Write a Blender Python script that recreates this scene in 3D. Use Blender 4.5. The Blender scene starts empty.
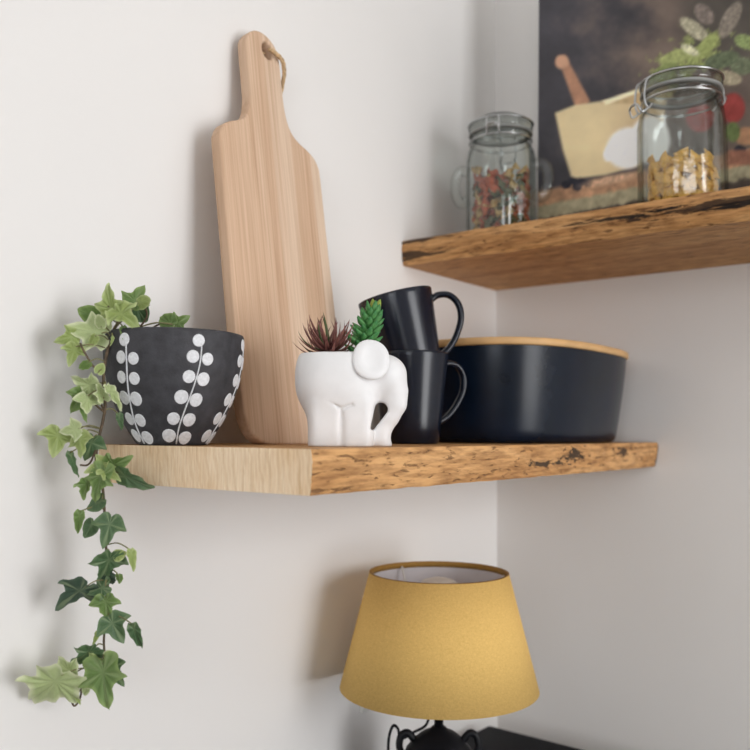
import bpy, bmesh, math, random
import numpy as np
from mathutils import Vector, Matrix, Euler, noise as mnoise

rnd = random.Random(7)
scene = bpy.context.scene
COL = scene.collection

# ------------------------------------------------------------------ camera
# world: left wall is x = 0, right wall is y = 0, z = 0 is the top of the lower shelf
CAM = np.array([0.7188, -1.275, 0.0138])
YAW, PITCH, ROLL, FPX = math.radians(127.46), math.radians(3.77), math.radians(0.31), 859.4
FW = np.array([math.cos(PITCH) * math.cos(YAW), math.cos(PITCH) * math.sin(YAW), math.sin(PITCH)])
_r = np.cross(FW, [0, 0, 1]); _r /= np.linalg.norm(_r); _u = np.cross(_r, FW)
CR = math.cos(ROLL) * _r + math.sin(ROLL) * _u
CU = -math.sin(ROLL) * _r + math.cos(ROLL) * _u
cd = bpy.data.cameras.new('camera'); cam = bpy.data.objects.new('camera', cd); COL.objects.link(cam)
cam.matrix_world = Matrix(((CR[0], CU[0], -FW[0], CAM[0]), (CR[1], CU[1], -FW[1], CAM[1]),
                           (CR[2], CU[2], -FW[2], CAM[2]), (0, 0, 0, 1)))
cd.sensor_width = 36.0; cd.lens = FPX / 750 * 36.0; cd.clip_start = 0.02
cd.dof.use_dof = True; cd.dof.focus_distance = 0.835; cd.dof.aperture_fstop = 5.0
scene.camera = cam

# ------------------------------------------------------------------ light
w = bpy.data.worlds.new('World'); scene.world = w; w.use_nodes = True
w.node_tree.nodes['Background'].inputs[0].default_value = (0.75, 0.85, 1.0, 1)
w.node_tree.nodes['Background'].inputs[1].default_value = 1.0
ld = bpy.data.lights.new('window_daylight', 'AREA'); lo = bpy.data.objects.new('window_daylight', ld); COL.objects.link(lo)
ld.shape = 'RECTANGLE'; ld.size = 1.0; ld.size_y = 1.5; ld.energy = 33; ld.color = (1.0, 0.99, 0.985)
lo.location = (2.66, -0.62, 0.02); lo.rotation_euler = (math.radians(90), 0, math.radians(90))
l2 = bpy.data.lights.new('added_back_fill', 'AREA'); lo2 = bpy.data.objects.new('added_back_fill', l2); COL.objects.link(lo2)  # soft fill lamp added behind the camera to brighten the right wall
l2.shape = 'RECTANGLE'; l2.size = 1.2; l2.size_y = 1.1; l2.energy = 15; l2.color = (0.98, 0.99, 1.0)
lo2.location = (1.55, -3.26, 0.30); lo2.rotation_euler = (math.radians(90), 0, 0)
vs = scene.view_settings
scene.display_settings.display_device = 'sRGB'
vs.view_transform = 'Standard'; vs.look = 'None'; vs.exposure = 0.0; vs.gamma = 1.0; vs.use_curve_mapping = False
try:
    scene.cycles.transparent_max_bounces = 40; scene.cycles.max_bounces = 10
    scene.cycles.diffuse_bounces = 6; scene.cycles.caustics_reflective = False; scene.cycles.caustics_refractive = False
except Exception:
    pass

# ------------------------------------------------------------------ helpers
def lin(c):
    return tuple((v / 255 / 12.92 if v <= 10.3 else ((v / 255 + 0.055) / 1.055) ** 2.4) for v in c)

def ray(px, py):
    return FW + CR * (px - 375) / FPX + CU * (375 - py) / FPX      # scaled so that t = depth

def at(px, py, depth):
    return Vector(CAM + ray(px, py) * depth)

def project(P):
    d = np.asarray(P) - CAM; z = d @ FW
    return 375 + FPX * (d @ CR) / z, 375 - FPX * (d @ CU) / z

def tag(o, label=None, cat=None, group=None, kind=None):
    if label: o['label'] = label
    if cat: o['category'] = cat
    if group: o['group'] = group
    if kind: o['kind'] = kind
    return o

def mesh(name, verts, faces, mat=None, parent=None, smooth=True, loc=None, rot=None):
    me = bpy.data.meshes.new(name); me.from_pydata([tuple(v) for v in verts], [], [tuple(f) for f in faces]); me.update()
    return link(name, me, mat, parent, smooth, loc, rot)

def link(name, me, mat=None, parent=None, smooth=True, loc=None, rot=None):
    if mat and not me.materials: me.materials.append(mat)
    if len(me.polygons): me.polygons.foreach_set('use_smooth', [smooth] * len(me.polygons))
    o = bpy.data.objects.new(name, me); COL.objects.link(o)
    if parent: o.parent = parent
    if loc is not None: o.location = loc
    if rot is not None: o.rotation_euler = rot
    return o

def copyobj(o, parent=None):
    c = o.copy(); COL.objects.link(c)
    if parent: c.parent = parent
    return c

def empty(name, loc=(0, 0, 0), rz=0):
    o = bpy.data.objects.new(name, None); o.empty_display_size = 0.02; COL.objects.link(o)
    o.location = loc; o.rotation_euler = (0, 0, rz)
    return o

def fix_normals(me):
    bm = bmesh.new(); bm.from_mesh(me); bmesh.ops.recalc_face_normals(bm, faces=bm.faces[:]); bm.to_mesh(me); bm.free()

def lathe(profile, n=64, radfn=None):
    """profile: (r, z) list -> verts, faces; closed at the ends when r is 0"""
    V, F = [], []; rings = []
    for (r, z) in profile:
        if r < 1e-6:
            rings.append([len(V)]); V.append((0, 0, z))
        else:
            ring = []
            for i in range(n):
                a = 2 * math.pi * i / n; rr = r * (radfn(a, z) if radfn else 1)
                ring.append(len(V)); V.append((rr * math.cos(a), rr * math.sin(a), z))
            rings.append(ring)
    for A, B in zip(rings[:-1], rings[1:]):
        if len(A) == 1 and len(B) == 1: continue
        for i in range(n):
            j = (i + 1) % n
            if len(A) == 1: F.append((A[0], B[j], B[i]))
            elif len(B) == 1: F.append((A[i], A[j], B[0]))
            else: F.append((A[i], A[j], B[j], B[i]))
    return V, F

def tube(path, rad, n=8, closed=False, flat=1.0, up=None):
    """sweep a circle (or ellipse) along a path"""
    P = [Vector(p) for p in path]; m = len(P); V, F = [], []
    R = rad if hasattr(rad, '__len__') else [rad] * m
    prev = Vector(up) if up is not None else Vector((0.31, 0.52, 0.79))
    for k in range(m):
        t = (P[(k + 1) % m] - P[k - 1]) if closed else (P[min(k + 1, m - 1)] - P[max(k - 1, 0)])
        t.normalize()
        a = prev - t * prev.dot(t)
        if a.length < 1e-6: a = t.orthogonal()
        a.normalize(); b = t.cross(a); prev = a
        for i in range(n):
            th = 2 * math.pi * i / n
            V.append(P[k] + a * (R[k] * math.cos(th)) + b * (R[k] * flat * math.sin(th)))
    for k in range(m if closed else m - 1):
        k2 = (k + 1) % m
        for i in range(n):
            j = (i + 1) % n
            F.append((k * n + i, k * n + j, k2 * n + j, k2 * n + i))
    if not closed:
        F.append(tuple(range(n - 1, -1, -1))); F.append(tuple((m - 1) * n + i for i in range(n)))
    return V, F

def spline(pts, n=8):
    """Catmull-Rom through the points"""
    P = [Vector(p) for p in pts]; out = []
    for i in range(len(P) - 1):
        p0, p1, p2, p3 = P[max(i - 1, 0)], P[i], P[i + 1], P[min(i + 2, len(P) - 1)]
        for k in range(n):
            t = k / n
            out.append(0.5 * ((2 * p1) + (p2 - p0) * t + (2 * p0 - 5 * p1 + 4 * p2 - p3) * t * t + (3 * p1 - p0 - 3 * p2 + p3) * t ** 3))
    out.append(P[-1]); return out

def merge(*parts):
    V, F = [], []
    for v, f in parts:
        o = len(V); V += list(v); F += [tuple(i + o for i in q) for q in f]
    return V, F

def box(x0, x1, y0, y1, z0, z1):
    V = [(x, y, z) for z in (z0, z1) for y in (y0, y1) for x in (x0, x1)]
    return V, [(0, 2, 3, 1), (4, 5, 7, 6), (0, 1, 5, 4), (2, 6, 7, 3), (0, 4, 6, 2), (1, 3, 7, 5)]

def bevel(o, wdt, seg=2):
    bm = bmesh.new(); bm.from_mesh(o.data)
    bmesh.ops.recalc_face_normals(bm, faces=bm.faces[:])
    es = [e for e in bm.edges if len(e.link_faces) == 2 and e.calc_face_angle(0) > 0.5]
    bmesh.ops.bevel(bm, geom=es, offset=wdt, segments=seg, profile=0.6, affect='EDGES')
    bm.to_mesh(o.data); bm.free()
    o.data.polygons.foreach_set('use_smooth', [True] * len(o.data.polygons))
    try: o.data.set_sharp_from_angle(angle=math.radians(40))
    except Exception: pass
    return o

def surface_nets(fn, lo, hi, h):
    """iso-surface of a signed distance function (vectorised) as quads"""
    lo = np.array(lo); hi = np.array(hi); n = np.ceil((hi - lo) / h).astype(int) + 1
    ax = [lo[k] + h * np.arange(n[k]) for k in range(3)]
    X, Y, Z = np.meshgrid(*ax, indexing='ij'); D = fn(X, Y, Z)
    S = D < 0; c = n - 1
    acc = np.zeros((*c, 3)); cnt = np.zeros(tuple(c))
    sl = lambda d, k: slice(d, d + c[k])
    corners = [(i, j, k) for i in (0, 1) for j in (0, 1) for k in (0, 1)]
    for a in corners:
        for k in range(3):
            if a[k]: continue
            b = list(a); b[k] = 1
            Da = D[sl(a[0], 0), sl(a[1], 1), sl(a[2], 2)]; Db = D[sl(b[0], 0), sl(b[1], 1), sl(b[2], 2)]
            m = (Da < 0) != (Db < 0)
            t = np.where(m, Da / np.where(m, Da - Db, 1), 0)
            for q in range(3):
                acc[..., q] += np.where(m, (a[q] + (t if q == k else 0)), 0)
            cnt += m
    act = cnt > 0
    idx = -np.ones(tuple(c), int); idx[act] = np.arange(act.sum())
    base = np.argwhere(act)
    V = lo + h * (base + acc[act] / cnt[act][:, None])
    F = []
    for k in range(3):
        o = [1, 1, 1]; o[k] = 0
        k1, k2 = (k + 1) % 3, (k + 2) % 3
        A = S.copy()
        rng = [slice(1, n[q] - 1) for q in range(3)]; rng[k] = slice(0, n[k] - 1)
        rng2 = list(rng); rng2[k] = slice(1, n[k])
        s0 = A[tuple(rng)]; s1 = A[tuple(rng2)]
        e = np.argwhere(s0 != s1)
        flip = s0[tuple(e.T)]
        e = e + np.array([0 if q == k else 1 for q in range(3)])
        def g(d1, d2):
            p = e.copy(); p[:, k1] -= d1; p[:, k2] -= d2
            return idx[tuple(p.T)]
        a, b, cc, d = g(1, 1), g(0, 1), g(0, 0), g(1, 0)
        q = np.stack([a, b, cc, d], 1); q[~flip] = q[~flip][:, ::-1]
        F.append(q)
    F = np.concatenate(F)
    return V, F

def smin(a, b, k):
    h = np.clip(0.5 + 0.5 * (b - a) / k, 0, 1); return b * (1 - h) + a * h - k * h * (1 - h)
def smax(a, b, k): return -smin(-a, -b, k)
def capsule(X, Y, Z, p, q, r0, r1):
    p = np.array(p, float); q = np.array(q, float); d = q - p
    t = np.clip(((X - p[0]) * d[0] + (Y - p[1]) * d[1] + (Z - p[2]) * d[2]) / (d @ d), 0, 1)
    return np.sqrt((X - p[0] - d[0] * t) ** 2 + (Y - p[1] - d[1] * t) ** 2 + (Z - p[2] - d[2] * t) ** 2) - (r0 + (r1 - r0) * t)
def ellipsoid(X, Y, Z, c, r, p=2.0):
    k = (np.abs((X - c[0]) / r[0]) ** p + np.abs((Y - c[1]) / r[1]) ** p + np.abs((Z - c[2]) / r[2]) ** p) ** (1 / p)
    return (k - 1) * min(r)
def rbox(X, Y, Z, c, b, r):
    qx, qy, qz = np.abs(X - c[0]) - b[0] + r, np.abs(Y - c[1]) - b[1] + r, np.abs(Z - c[2]) - b[2] + r
    return np.sqrt(np.maximum(qx, 0) ** 2 + np.maximum(qy, 0) ** 2 + np.maximum(qz, 0) ** 2) + np.minimum(np.maximum(qx, np.maximum(qy, qz)), 0) - r

# ------------------------------------------------------------------ materials
class NT:
    def __init__(s, name):
        s.m = bpy.data.materials.new(name); s.m.use_nodes = True; s.t = s.m.node_tree
        s.b = s.t.nodes['Principled BSDF']; s.out = s.t.nodes['Material Output']
    def n(s, typ, **kw):
        nd = s.t.nodes.new(typ)
        for k, v in kw.items():
            if k in nd.inputs: nd.inputs[k].default_value = v
            else: setattr(nd, k, v)
        return nd
    def l(s, a, b): s.t.links.new(a, b)
    def coords(s, scale=(1, 1, 1), rot=(0, 0, 0), kind='Object'):
        tc = s.n('ShaderNodeTexCoord'); mp = s.n('ShaderNodeMapping')
        mp.inputs['Scale'].default_value = scale; mp.inputs['Rotation'].default_value = rot
        s.l(tc.outputs[kind], mp.inputs['Vector']); return mp.outputs[0]
    def noise(s, vec, scale, detail=4, rough=0.55, dist=0.0):
        nd = s.n('ShaderNodeTexNoise'); nd.inputs['Scale'].default_value = scale; nd.inputs['Detail'].default_value = detail
        nd.inputs['Roughness'].default_value = rough; nd.inputs['Distortion'].default_value = dist
        s.l(vec, nd.inputs['Vector']); return nd.outputs['Fac']
    def ramp(s, fac, stops):
        nd = s.n('ShaderNodeValToRGB'); e = nd.color_ramp.elements
        while len(e) < len(stops): e.new(0.5)
        for el, (p, c) in zip(e, stops):
            el.position = p; el.color = (*lin(c), 1) if len(c) == 3 else c
        s.l(fac, nd.inputs[0]); return nd.outputs[0]
    def mix(s, fac, a, b, mode='MIX'):
        nd = s.n('ShaderNodeMix', data_type='RGBA', blend_type=mode)
        for sock, v in ((nd.inputs[0], fac), (nd.inputs[6], a), (nd.inputs[7], b)):
            if isinstance(v, (int, float)): sock.default_value = v
            elif isinstance(v, tuple): sock.default_value = (*lin(v), 1)
            else: s.l(v, sock)
        return nd.outputs[2]
    def math(s, op, a, b=0.0):
        nd = s.n('ShaderNodeMath', operation=op)
        for sock, v in ((nd.inputs[0], a), (nd.inputs[1], b)):
            if isinstance(v, (int, float)): sock.default_value = v
            else: s.l(v, sock)
        return nd.outputs[0]
    def bump(s, h, strength=0.3, dist=0.001):
        nd = s.n('ShaderNodeBump'); nd.inputs['Strength'].default_value = strength; nd.inputs['Distance'].default_value = dist
        s.l(h, nd.inputs['Height']); s.l(nd.outputs[0], s.b.inputs['Normal'])
    def color(s, c):
        if isinstance(c, tuple): s.b.inputs['Base Color'].default_value = (*lin(c), 1)
        else: s.l(c, s.b.inputs['Base Color'])
    def set(s, **kw):
        for k, v in kw.items(): s.b.inputs[k.replace('_', ' ')].default_value = v

def plain(name, c, rough=0.5, var=0.06, scale=40, bump=0.0, metallic=0.0, spec=0.5, dark=None):
    t = NT(name); v = t.coords(); nz = t.noise(v, scale)
    lo_ = tuple(max(0, x * (1 - var)) for x in c); hi_ = tuple(min(255, x * (1 + var)) for x in c)
    t.color(t.ramp(nz, [(0.3, lo_), (0.7, hi_)])); t.set(Roughness=rough, Metallic=metallic)
    t.b.inputs['Specular IOR Level'].default_value = spec
    if bump: t.bump(t.noise(v, scale * 6), bump, 0.0008)
    return t.m

def mat_wall():
    t = NT('painted_plaster'); v = t.coords()
    t.color(t.ramp(t.noise(v, 2.2, 3), [(0.3, (232, 230, 228)), (0.7, (236, 234, 232))]))
    t.set(Roughness=0.75); t.b.inputs['Specular IOR Level'].default_value = 0.25
    t.bump(t.noise(v, 160, 4), 0.12, 0.0006); return t.m

def mat_oak(name, axis, tone=1.0, stains=(), blacks=()):
    """long-grain oak; axis is the grain direction. stains: (centre, radii) of dark bark / rot patches in metres"""
    t = NT(name)
    sc = [26, 26, 26]; sc[axis] = 2.6
    fi = [260, 260, 260]; fi[axis] = 30
    cr = [230, 230, 230]; cr[axis] = 46
    v1, v2, v3 = t.coords(tuple(sc)), t.coords(tuple(fi)), t.coords(tuple(cr), rot=(0, 0, 0))
    def k(c): return tuple(min(255, x * tone) for x in c)
    base = t.ramp(t.noise(v1, 1.6, 5, 0.6, 0.6), [(0.25, k((168, 118, 72))), (0.45, k((200, 150, 96))), (0.62, k((216, 168, 114))), (0.8, k((188, 136, 84)))])
    fib = t.ramp(t.noise(v2, 1.0, 3), [(0.3, (140, 118, 98)), (0.62, (255, 255, 255))])
    c = t.mix(0.65, base, fib, 'MULTIPLY')
    crack = t.ramp(t.noise(v3, 1.0, 4, 0.6, 0.4), [(0.58, (0, 0, 0)), (0.66, (255, 255, 255))])
    c = t.mix(t.math('MULTIPLY', crack, 0.7), c, (84, 52, 28))
    tc = t.n('ShaderNodeTexCoord'); nz = t.noise(t.coords(tuple((55 if axis == 1 else 20) if q_ == axis else 150 for q_ in range(3))), 1.0, 5, 0.65, 0.6)
    for lst, dark in ((stains, (52, 36, 26)), (blacks, (22, 18, 17))):
        for cen, rad in lst:
            sub = t.n('ShaderNodeVectorMath', operation='SUBTRACT'); t.l(tc.outputs['Object'], sub.inputs[0]); sub.inputs[1].default_value = cen
            dv = t.n('ShaderNodeVectorMath', operation='DIVIDE'); t.l(sub.outputs[0], dv.inputs[0]); dv.inputs[1].default_value = rad
            ln = t.n('ShaderNodeVectorMath', operation='LENGTH'); t.l(dv.outputs[0], ln.inputs[0])
            d = t.math('ADD', ln.outputs['Value'], t.math('MULTIPLY', t.math('SUBTRACT', nz, 0.5), 4.2))
            f = t.ramp(d, [(0.55, (255, 255, 255)), (0.95, (0, 0, 0))])
            c = t.mix(t.math('MULTIPLY', f, 0.9), c, dark)
    t.color(c); t.set(Roughness=0.62); t.b.inputs['Specular IOR Level'].default_value = 0.3
    h = t.math('ADD', t.noise(v2, 0.6, 4), t.math('MULTIPLY', crack, -1.0)); t.bump(h, 0.6, 0.0014)
    return t.m

def mat_endgrain():
    t = NT('oak_end_grain'); v = t.coords()
    wv = t.n('ShaderNodeTexWave', wave_type='RINGS', rings_direction='SPHERICAL'); wv.inputs['Scale'].default_value = 30
    wv.inputs['Distortion'].default_value = 3.5; wv.inputs['Detail'].default_value = 3; wv.inputs['Detail Scale'].default_value = 2.0
    mp = t.n('ShaderNodeMapping'); mp.inputs['Location'].default_value = (0.34, 0.775, 0.10)
    tc = t.n('ShaderNodeTexCoord'); t.l(tc.outputs['Object'], mp.inputs[0]); t.l(mp.outputs[0], wv.inputs['Vector'])
    base = t.ramp(wv.outputs['Fac'], [(0.0, (244, 218, 184)), (0.5, (254, 234, 206)), (1.0, (250, 226, 195))])
    fine = t.ramp(t.noise(t.coords((820, 820, 40), rot=(0, 0, 0.5)), 1, 2), [(0.3, (214, 196, 172)), (0.6, (255, 255, 255))])
    big = t.ramp(t.noise(v, 14, 4), [(0.35, (236, 222, 202)), (0.6, (255, 255, 255))])
    t.color(t.mix(0.8, t.mix(0.5, base, fine, 'MULTIPLY'), big, 'MULTIPLY'))
    t.set(Roughness=0.7); t.b.inputs['Specular IOR Level'].default_value = 0.25
    t.bump(t.noise(t.coords((820, 820, 40), rot=(0, 0, 0.5)), 1, 2), 0.18, 0.0005); return t.m

def mat_board():
    t = NT('pale_acacia_board')
    v1 = t.coords((9, 90, 1.7)); v2 = t.coords((200, 420, 7))
    base = t.ramp(t.noise(v1, 0.55, 5, 0.55, 1.1), [(0.28, (208, 180, 156)), (0.45, (225, 203, 182)), (0.6, (234, 215, 196)), (0.78, (218, 193, 170))])
    fine = t.ramp(t.noise(v2, 1, 3), [(0.3, (205, 190, 172)), (0.6, (255, 255, 255))])
    tc = t.n('ShaderNodeTexCoord'); sp = t.n('ShaderNodeSeparateXYZ'); t.l(tc.outputs['Object'], sp.inputs[0])
    st = t.n('ShaderNodeTexWhiteNoise', noise_dimensions='1D'); t.l(t.math('FLOOR', t.math('MULTIPLY', sp.outputs[1], 31.0)), st.inputs['W'])
    stave = t.ramp(st.outputs['Value'], [(0.0, (228, 206, 186)), (1.0, (255, 252, 248))])
    t.color(t.mix(0.8, t.mix(0.45, base, fine, 'MULTIPLY'), stave, 'MULTIPLY'))
    t.set(Roughness=0.6); t.b.inputs['Specular IOR Level'].default_value = 0.3
    t.bump(t.noise(v2, 1, 3), 0.15, 0.0004); return t.m

def mat_glass(name, tint, edge, refl):
    """thin clear glass: transmission tinted more where the wall is seen edge-on, Fresnel reflection on top"""
    t = NT(name); t.t.nodes.remove(t.b)
    lw = t.n('ShaderNodeLayerWeight'); lw.inputs['Blend'].default_value = 0.35
    colr = t.ramp(lw.outputs['Facing'], [(0.0, tint), (0.42, tint), (0.92, edge)])
    tr = t.n('ShaderNodeBsdfTransparent'); t.l(colr, tr.inputs[0])
    gl = t.n('ShaderNodeBsdfGlossy'); gl.inputs['Roughness'].default_value = 0.04
    bp = t.n('ShaderNodeBump'); bp.inputs['Strength'].default_value = 0.35; bp.inputs['Distance'].default_value = 0.002
    t.l(t.noise(t.coords(), 70, 2), bp.inputs['Height']); t.l(bp.outputs[0], gl.inputs['Normal'])
    fr = t.math('ADD', t.math('MULTIPLY', t.math('POWER', lw.outputs['Facing'], 3.0), 0.6), refl)
    mx = t.n('ShaderNodeMixShader'); t.l(fr, mx.inputs[0]); t.l(tr.outputs[0], mx.inputs[1]); t.l(gl.outputs[0], mx.inputs[2])
    t.l(mx.outputs[0], t.out.inputs['Surface']); return t.m

def mat_leaf(name, a, b, edge=None):
    t = NT(name); v = t.coords()
    c = t.ramp(t.noise(v, 130, 3, 0.6), [(0.36, a), (0.62, b)])
    at_ = t.n('ShaderNodeAttribute', attribute_name='rim')
    if edge: c = t.mix(t.ramp(at_.outputs['Fac'], [(0.55, (0, 0, 0)), (0.95, (255, 255, 255))]), c, edge)
    vn = t.n('ShaderNodeAttribute', attribute_name='vein')
    c = t.mix(t.math('MULTIPLY', vn.outputs['Fac'], 0.22), c, (206, 220, 170))
    t.color(c); t.set(Roughness=0.42); t.b.inputs['Specular IOR Level'].default_value = 0.4
    tl = t.n('ShaderNodeBsdfTranslucent'); t.l(c, tl.inputs[0])
    mx = t.n('ShaderNodeMixShader'); mx.inputs[0].default_value = 0.25
    t.l(t.b.outputs[0], mx.inputs[1]); t.l(tl.outputs[0], mx.inputs[2]); t.l(mx.outputs[0], t.out.inputs['Surface'])
    t.bump(t.noise(v, 300, 2), 0.2, 0.0004); return t.m

M = {}
M['wall'] = mat_wall()
M['ceiling'] = plain('ceiling_paint', (232, 230, 226), 0.8, 0.01, 3)
M['floor'] = plain('floor_boards', (82, 74, 68), 0.5, 0.12, 6)
M['white_frame'] = plain('white_frame_paint', (235, 234, 230), 0.4, 0.01, 5)
M['lower_oak'] = mat_oak('oak_lower', 1, 1.0, stains=[((0.275, -0.15, -0.012), (0.018, 0.022, 0.007)), ((0.275, 0.0, -0.018), (0.02, 0.006, 0.03))],
                         blacks=[((0.277, -0.300, -0.014), (0.02, 0.034, 0.009)), ((0.277, -0.370, -0.022), (0.02, 0.060, 0.0035))])
M['upper_oak'] = mat_oak('oak_upper', 0, 1.0, stains=[((0.0, -0.275, 0.268), (0.075, 0.05, 0.008)), ((0.02, -0.275, 0.287), (0.055, 0.03, 0.006)), ((0.46, -0.275, 0.274), (0.15, 0.03, 0.006))],
                         blacks=[((0.33, -0.27, 0.2765), (0.07, 0.03, 0.0035)), ((0.50, -0.27, 0.272), (0.09, 0.03, 0.003))])
M['endgrain'] = mat_endgrain()
M['board'] = mat_board()
M['jute'] = plain('jute_twine', (196, 166, 128), 0.9, 0.15, 300, 0.5)
M['pot'] = plain('charcoal_clay', (58, 58, 62), 0.62, 0.18, 90, 0.5, spec=0.35)
M['dot'] = plain('white_slip', (222, 224, 228), 0.55, 0.06, 400, 0.3)
M['soil'] = plain('dark_soil', (44, 34, 27), 0.95, 0.3, 300, 1.0)
M['ceramic'] = plain('white_matt_ceramic', (231, 231, 232), 0.5, 0.012, 60, 0.05)
M['navy'] = plain('navy_stoneware', (13, 19, 33), 0.22, 0.10, 120, 0.05, spec=0.4)
M['bin'] = plain('navy_satin_enamel', (12, 22, 36), 0.27, 0.18, 18, 0.0, spec=0.28)
M['bamboo'] = plain('bamboo_lid', (206, 164, 112), 0.55, 0.07, 30)
M['glass'] = mat_glass('clear_glass', (249, 251, 250), (150, 156, 154), 0.06)
M['pane'] = mat_glass('window_glass', (252, 253, 252), (220, 224, 222), 0.03)
M['lid_glass'] = mat_glass('thick_lid_glass', (226, 230, 228), (116, 122, 121), 0.10)
M['rubber'] = plain('clear_rubber_seal', (150, 152, 150), 0.6, 0.05, 60)
M['wire'] = plain('bright_steel_wire', (196, 198, 200), 0.28, 0.04, 80, metallic=1.0)
M['pasta'] = plain('yellow_pasta', (222, 172, 84), 0.6, 0.12, 160, 0.3)
M['pasta_red'] = plain('red_pasta', (190, 96, 66), 0.6, 0.14, 160, 0.3)
M['pasta_green'] = plain('green_pasta', (110, 112, 84), 0.6, 0.14, 160, 0.3)
M['pasta_cream'] = plain('cream_pasta', (206, 172, 118), 0.6, 0.12, 160, 0.3)
M['black_metal'] = plain('black_iron', (13, 14, 19), 0.5, 0.15, 60, 0.2, spec=0.3)
M['black_lacquer'] = plain('black_lacquer', (11, 13, 20), 0.55, 0.1, 30, spec=0.05)
M['bulb'] = plain('opal_bulb', (240, 236, 228), 0.35, 0.01, 30)
M['canvas_side'] = plain('canvas_edge', (58, 54, 54), 0.8, 0.08, 200, 0.3)
M['stem'] = plain('ivy_stem', (92, 76, 58), 0.7, 0.2, 200, 0.3)
M['petiole'] = plain('ivy_petiole', (120, 116, 78), 0.7, 0.2, 200)
M['ivy_light'] = mat_leaf('ivy_leaf_light', (136, 156, 84), (168, 184, 114), (190, 202, 144))
M['ivy_pale'] = mat_leaf('ivy_leaf_pale', (158, 178, 118), (196, 208, 156), (220, 226, 188))
M['ivy_mid'] = mat_leaf('ivy_leaf_mid', (88, 120, 64), (122, 148, 84), (140, 164, 100))
M['ivy_dark'] = mat_leaf('ivy_leaf_dark', (62, 92, 60), (94, 122, 84), (104, 130, 92))
M['ivy_blue'] = mat_leaf('ivy_leaf_blue', (56, 76, 62), (74, 94, 78), (84, 104, 86))
M['agave'] = mat_leaf('agave_leaf', (116, 70, 68), (146, 98, 88))
M['agave_green'] = mat_leaf('agave_leaf_green', (70, 84, 52), (96, 108, 66))
M['sedum'] = mat_leaf('sedum_leaf', (66, 136, 76), (112, 172, 104))
M['sedum_tip'] = mat_leaf('sedum_leaf_tip', (150, 178, 78), (196, 190, 100))

def mat_shade():
    t = NT('mustard_linen_shade')
    v = t.coords((1100, 1100, 260)); v2 = t.coords((260, 260, 1100))
    f = t.math('ADD', t.math('MULTIPLY', t.noise(v, 1, 2), 0.5), t.math('MULTIPLY', t.noise(v2, 1, 2), 0.5))
    c = t.ramp(f, [(0.34, (214, 174, 100)), (0.66, (233, 195, 120))]); t.color(c)
    t.set(Roughness=0.85); t.b.inputs['Specular IOR Level'].default_value = 0.2
    t.bump(f, 0.3, 0.0005); return t.m
M['shade'] = mat_shade()
M['shade_liner'] = plain('white_shade_liner', (226, 222, 226), 0.7, 0.02, 60)
M['shade_trim'] = plain('mustard_shade_trim', (168, 126, 58), 0.8, 0.06, 200)

# ------------------------------------------------------------------ the room
ZF, ZC, XW, YB = -1.15, 1.45, 2.75, -3.3
def struct(name, parts, m):
    return tag(mesh(name, *merge(*parts), m, smooth=False), kind='structure')
struct('floor', [box(-0.1, XW + 0.1, YB - 0.1, 0.1, ZF - 0.05, ZF)], M['floor'])
struct('ceiling', [box(-0.1, XW + 0.1, YB - 0.1, 0.1, ZC, ZC + 0.05)], M['ceiling'])
struct('wall_left', [box(-0.1, 0, YB, 0.1, ZF, ZC)], M['wall'])
struct('wall_right', [box(0, XW + 0.1, 0, 0.1, ZF, ZC)], M['wall'])
struct('wall_back', [box(-0.1, 0.93, YB - 0.1, YB, ZF, ZC), box(2.17, XW + 0.1, YB - 0.1, YB, ZF, ZC), box(0.93, 2.17, YB - 0.1, YB, ZF, -0.32), box(0.93, 2.17, YB - 0.1, YB, 0.82, ZC)], M['wall'])
wy0, wy1, wz0, wz1 = -1.16, -0.08, -0.84, 0.88
struct('wall_window', [box(XW, XW + 0.1, wy1, 0, ZF, ZC), box(XW, XW + 0.1, YB, wy0, ZF, ZC),
                       box(XW, XW + 0.1, wy0, wy1, ZF, wz0), box(XW, XW + 0.1, wy0, wy1, wz1, ZC)], M['wall'])
wf = tag(empty('window_1', (XW + 0.05, (wy0 + wy1) / 2, wz0)), kind='structure')
fr = mesh('window_frame', *merge(box(-0.03, 0.03, -0.54, -0.50, 0, 1.72), box(-0.03, 0.03, 0.50, 0.54, 0, 1.72),
          box(-0.03, 0.03, -0.50, 0.50, 0, 0.05), box(-0.03, 0.03, -0.50, 0.50, 1.67, 1.72)), M['white_frame'], wf, smooth=False)
mesh('window_pane', *box(-0.004, 0.004, -0.5, 0.5, 0.05, 1.67), M['pane'], wf, smooth=False)

wb = tag(empty('added_fill_window', (1.55, YB - 0.05, -0.32)), kind='structure')  # invented window in the unseen back wall, added to go with the fill lamp
mesh('window_frame', *merge(box(-0.62, -0.57, -0.03, 0.03, 0, 1.14), box(0.57, 0.62, -0.03, 0.03, 0, 1.14), box(-0.57, 0.57, -0.03, 0.03, 0, 0.05), box(-0.57, 0.57, -0.03, 0.03, 1.09, 1.14)), M['white_frame'], wb, smooth=False)
mesh('window_pane', *box(-0.57, 0.57, -0.004, 0.004, 0.05, 1.09), M['pane'], wb, smooth=False)

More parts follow.
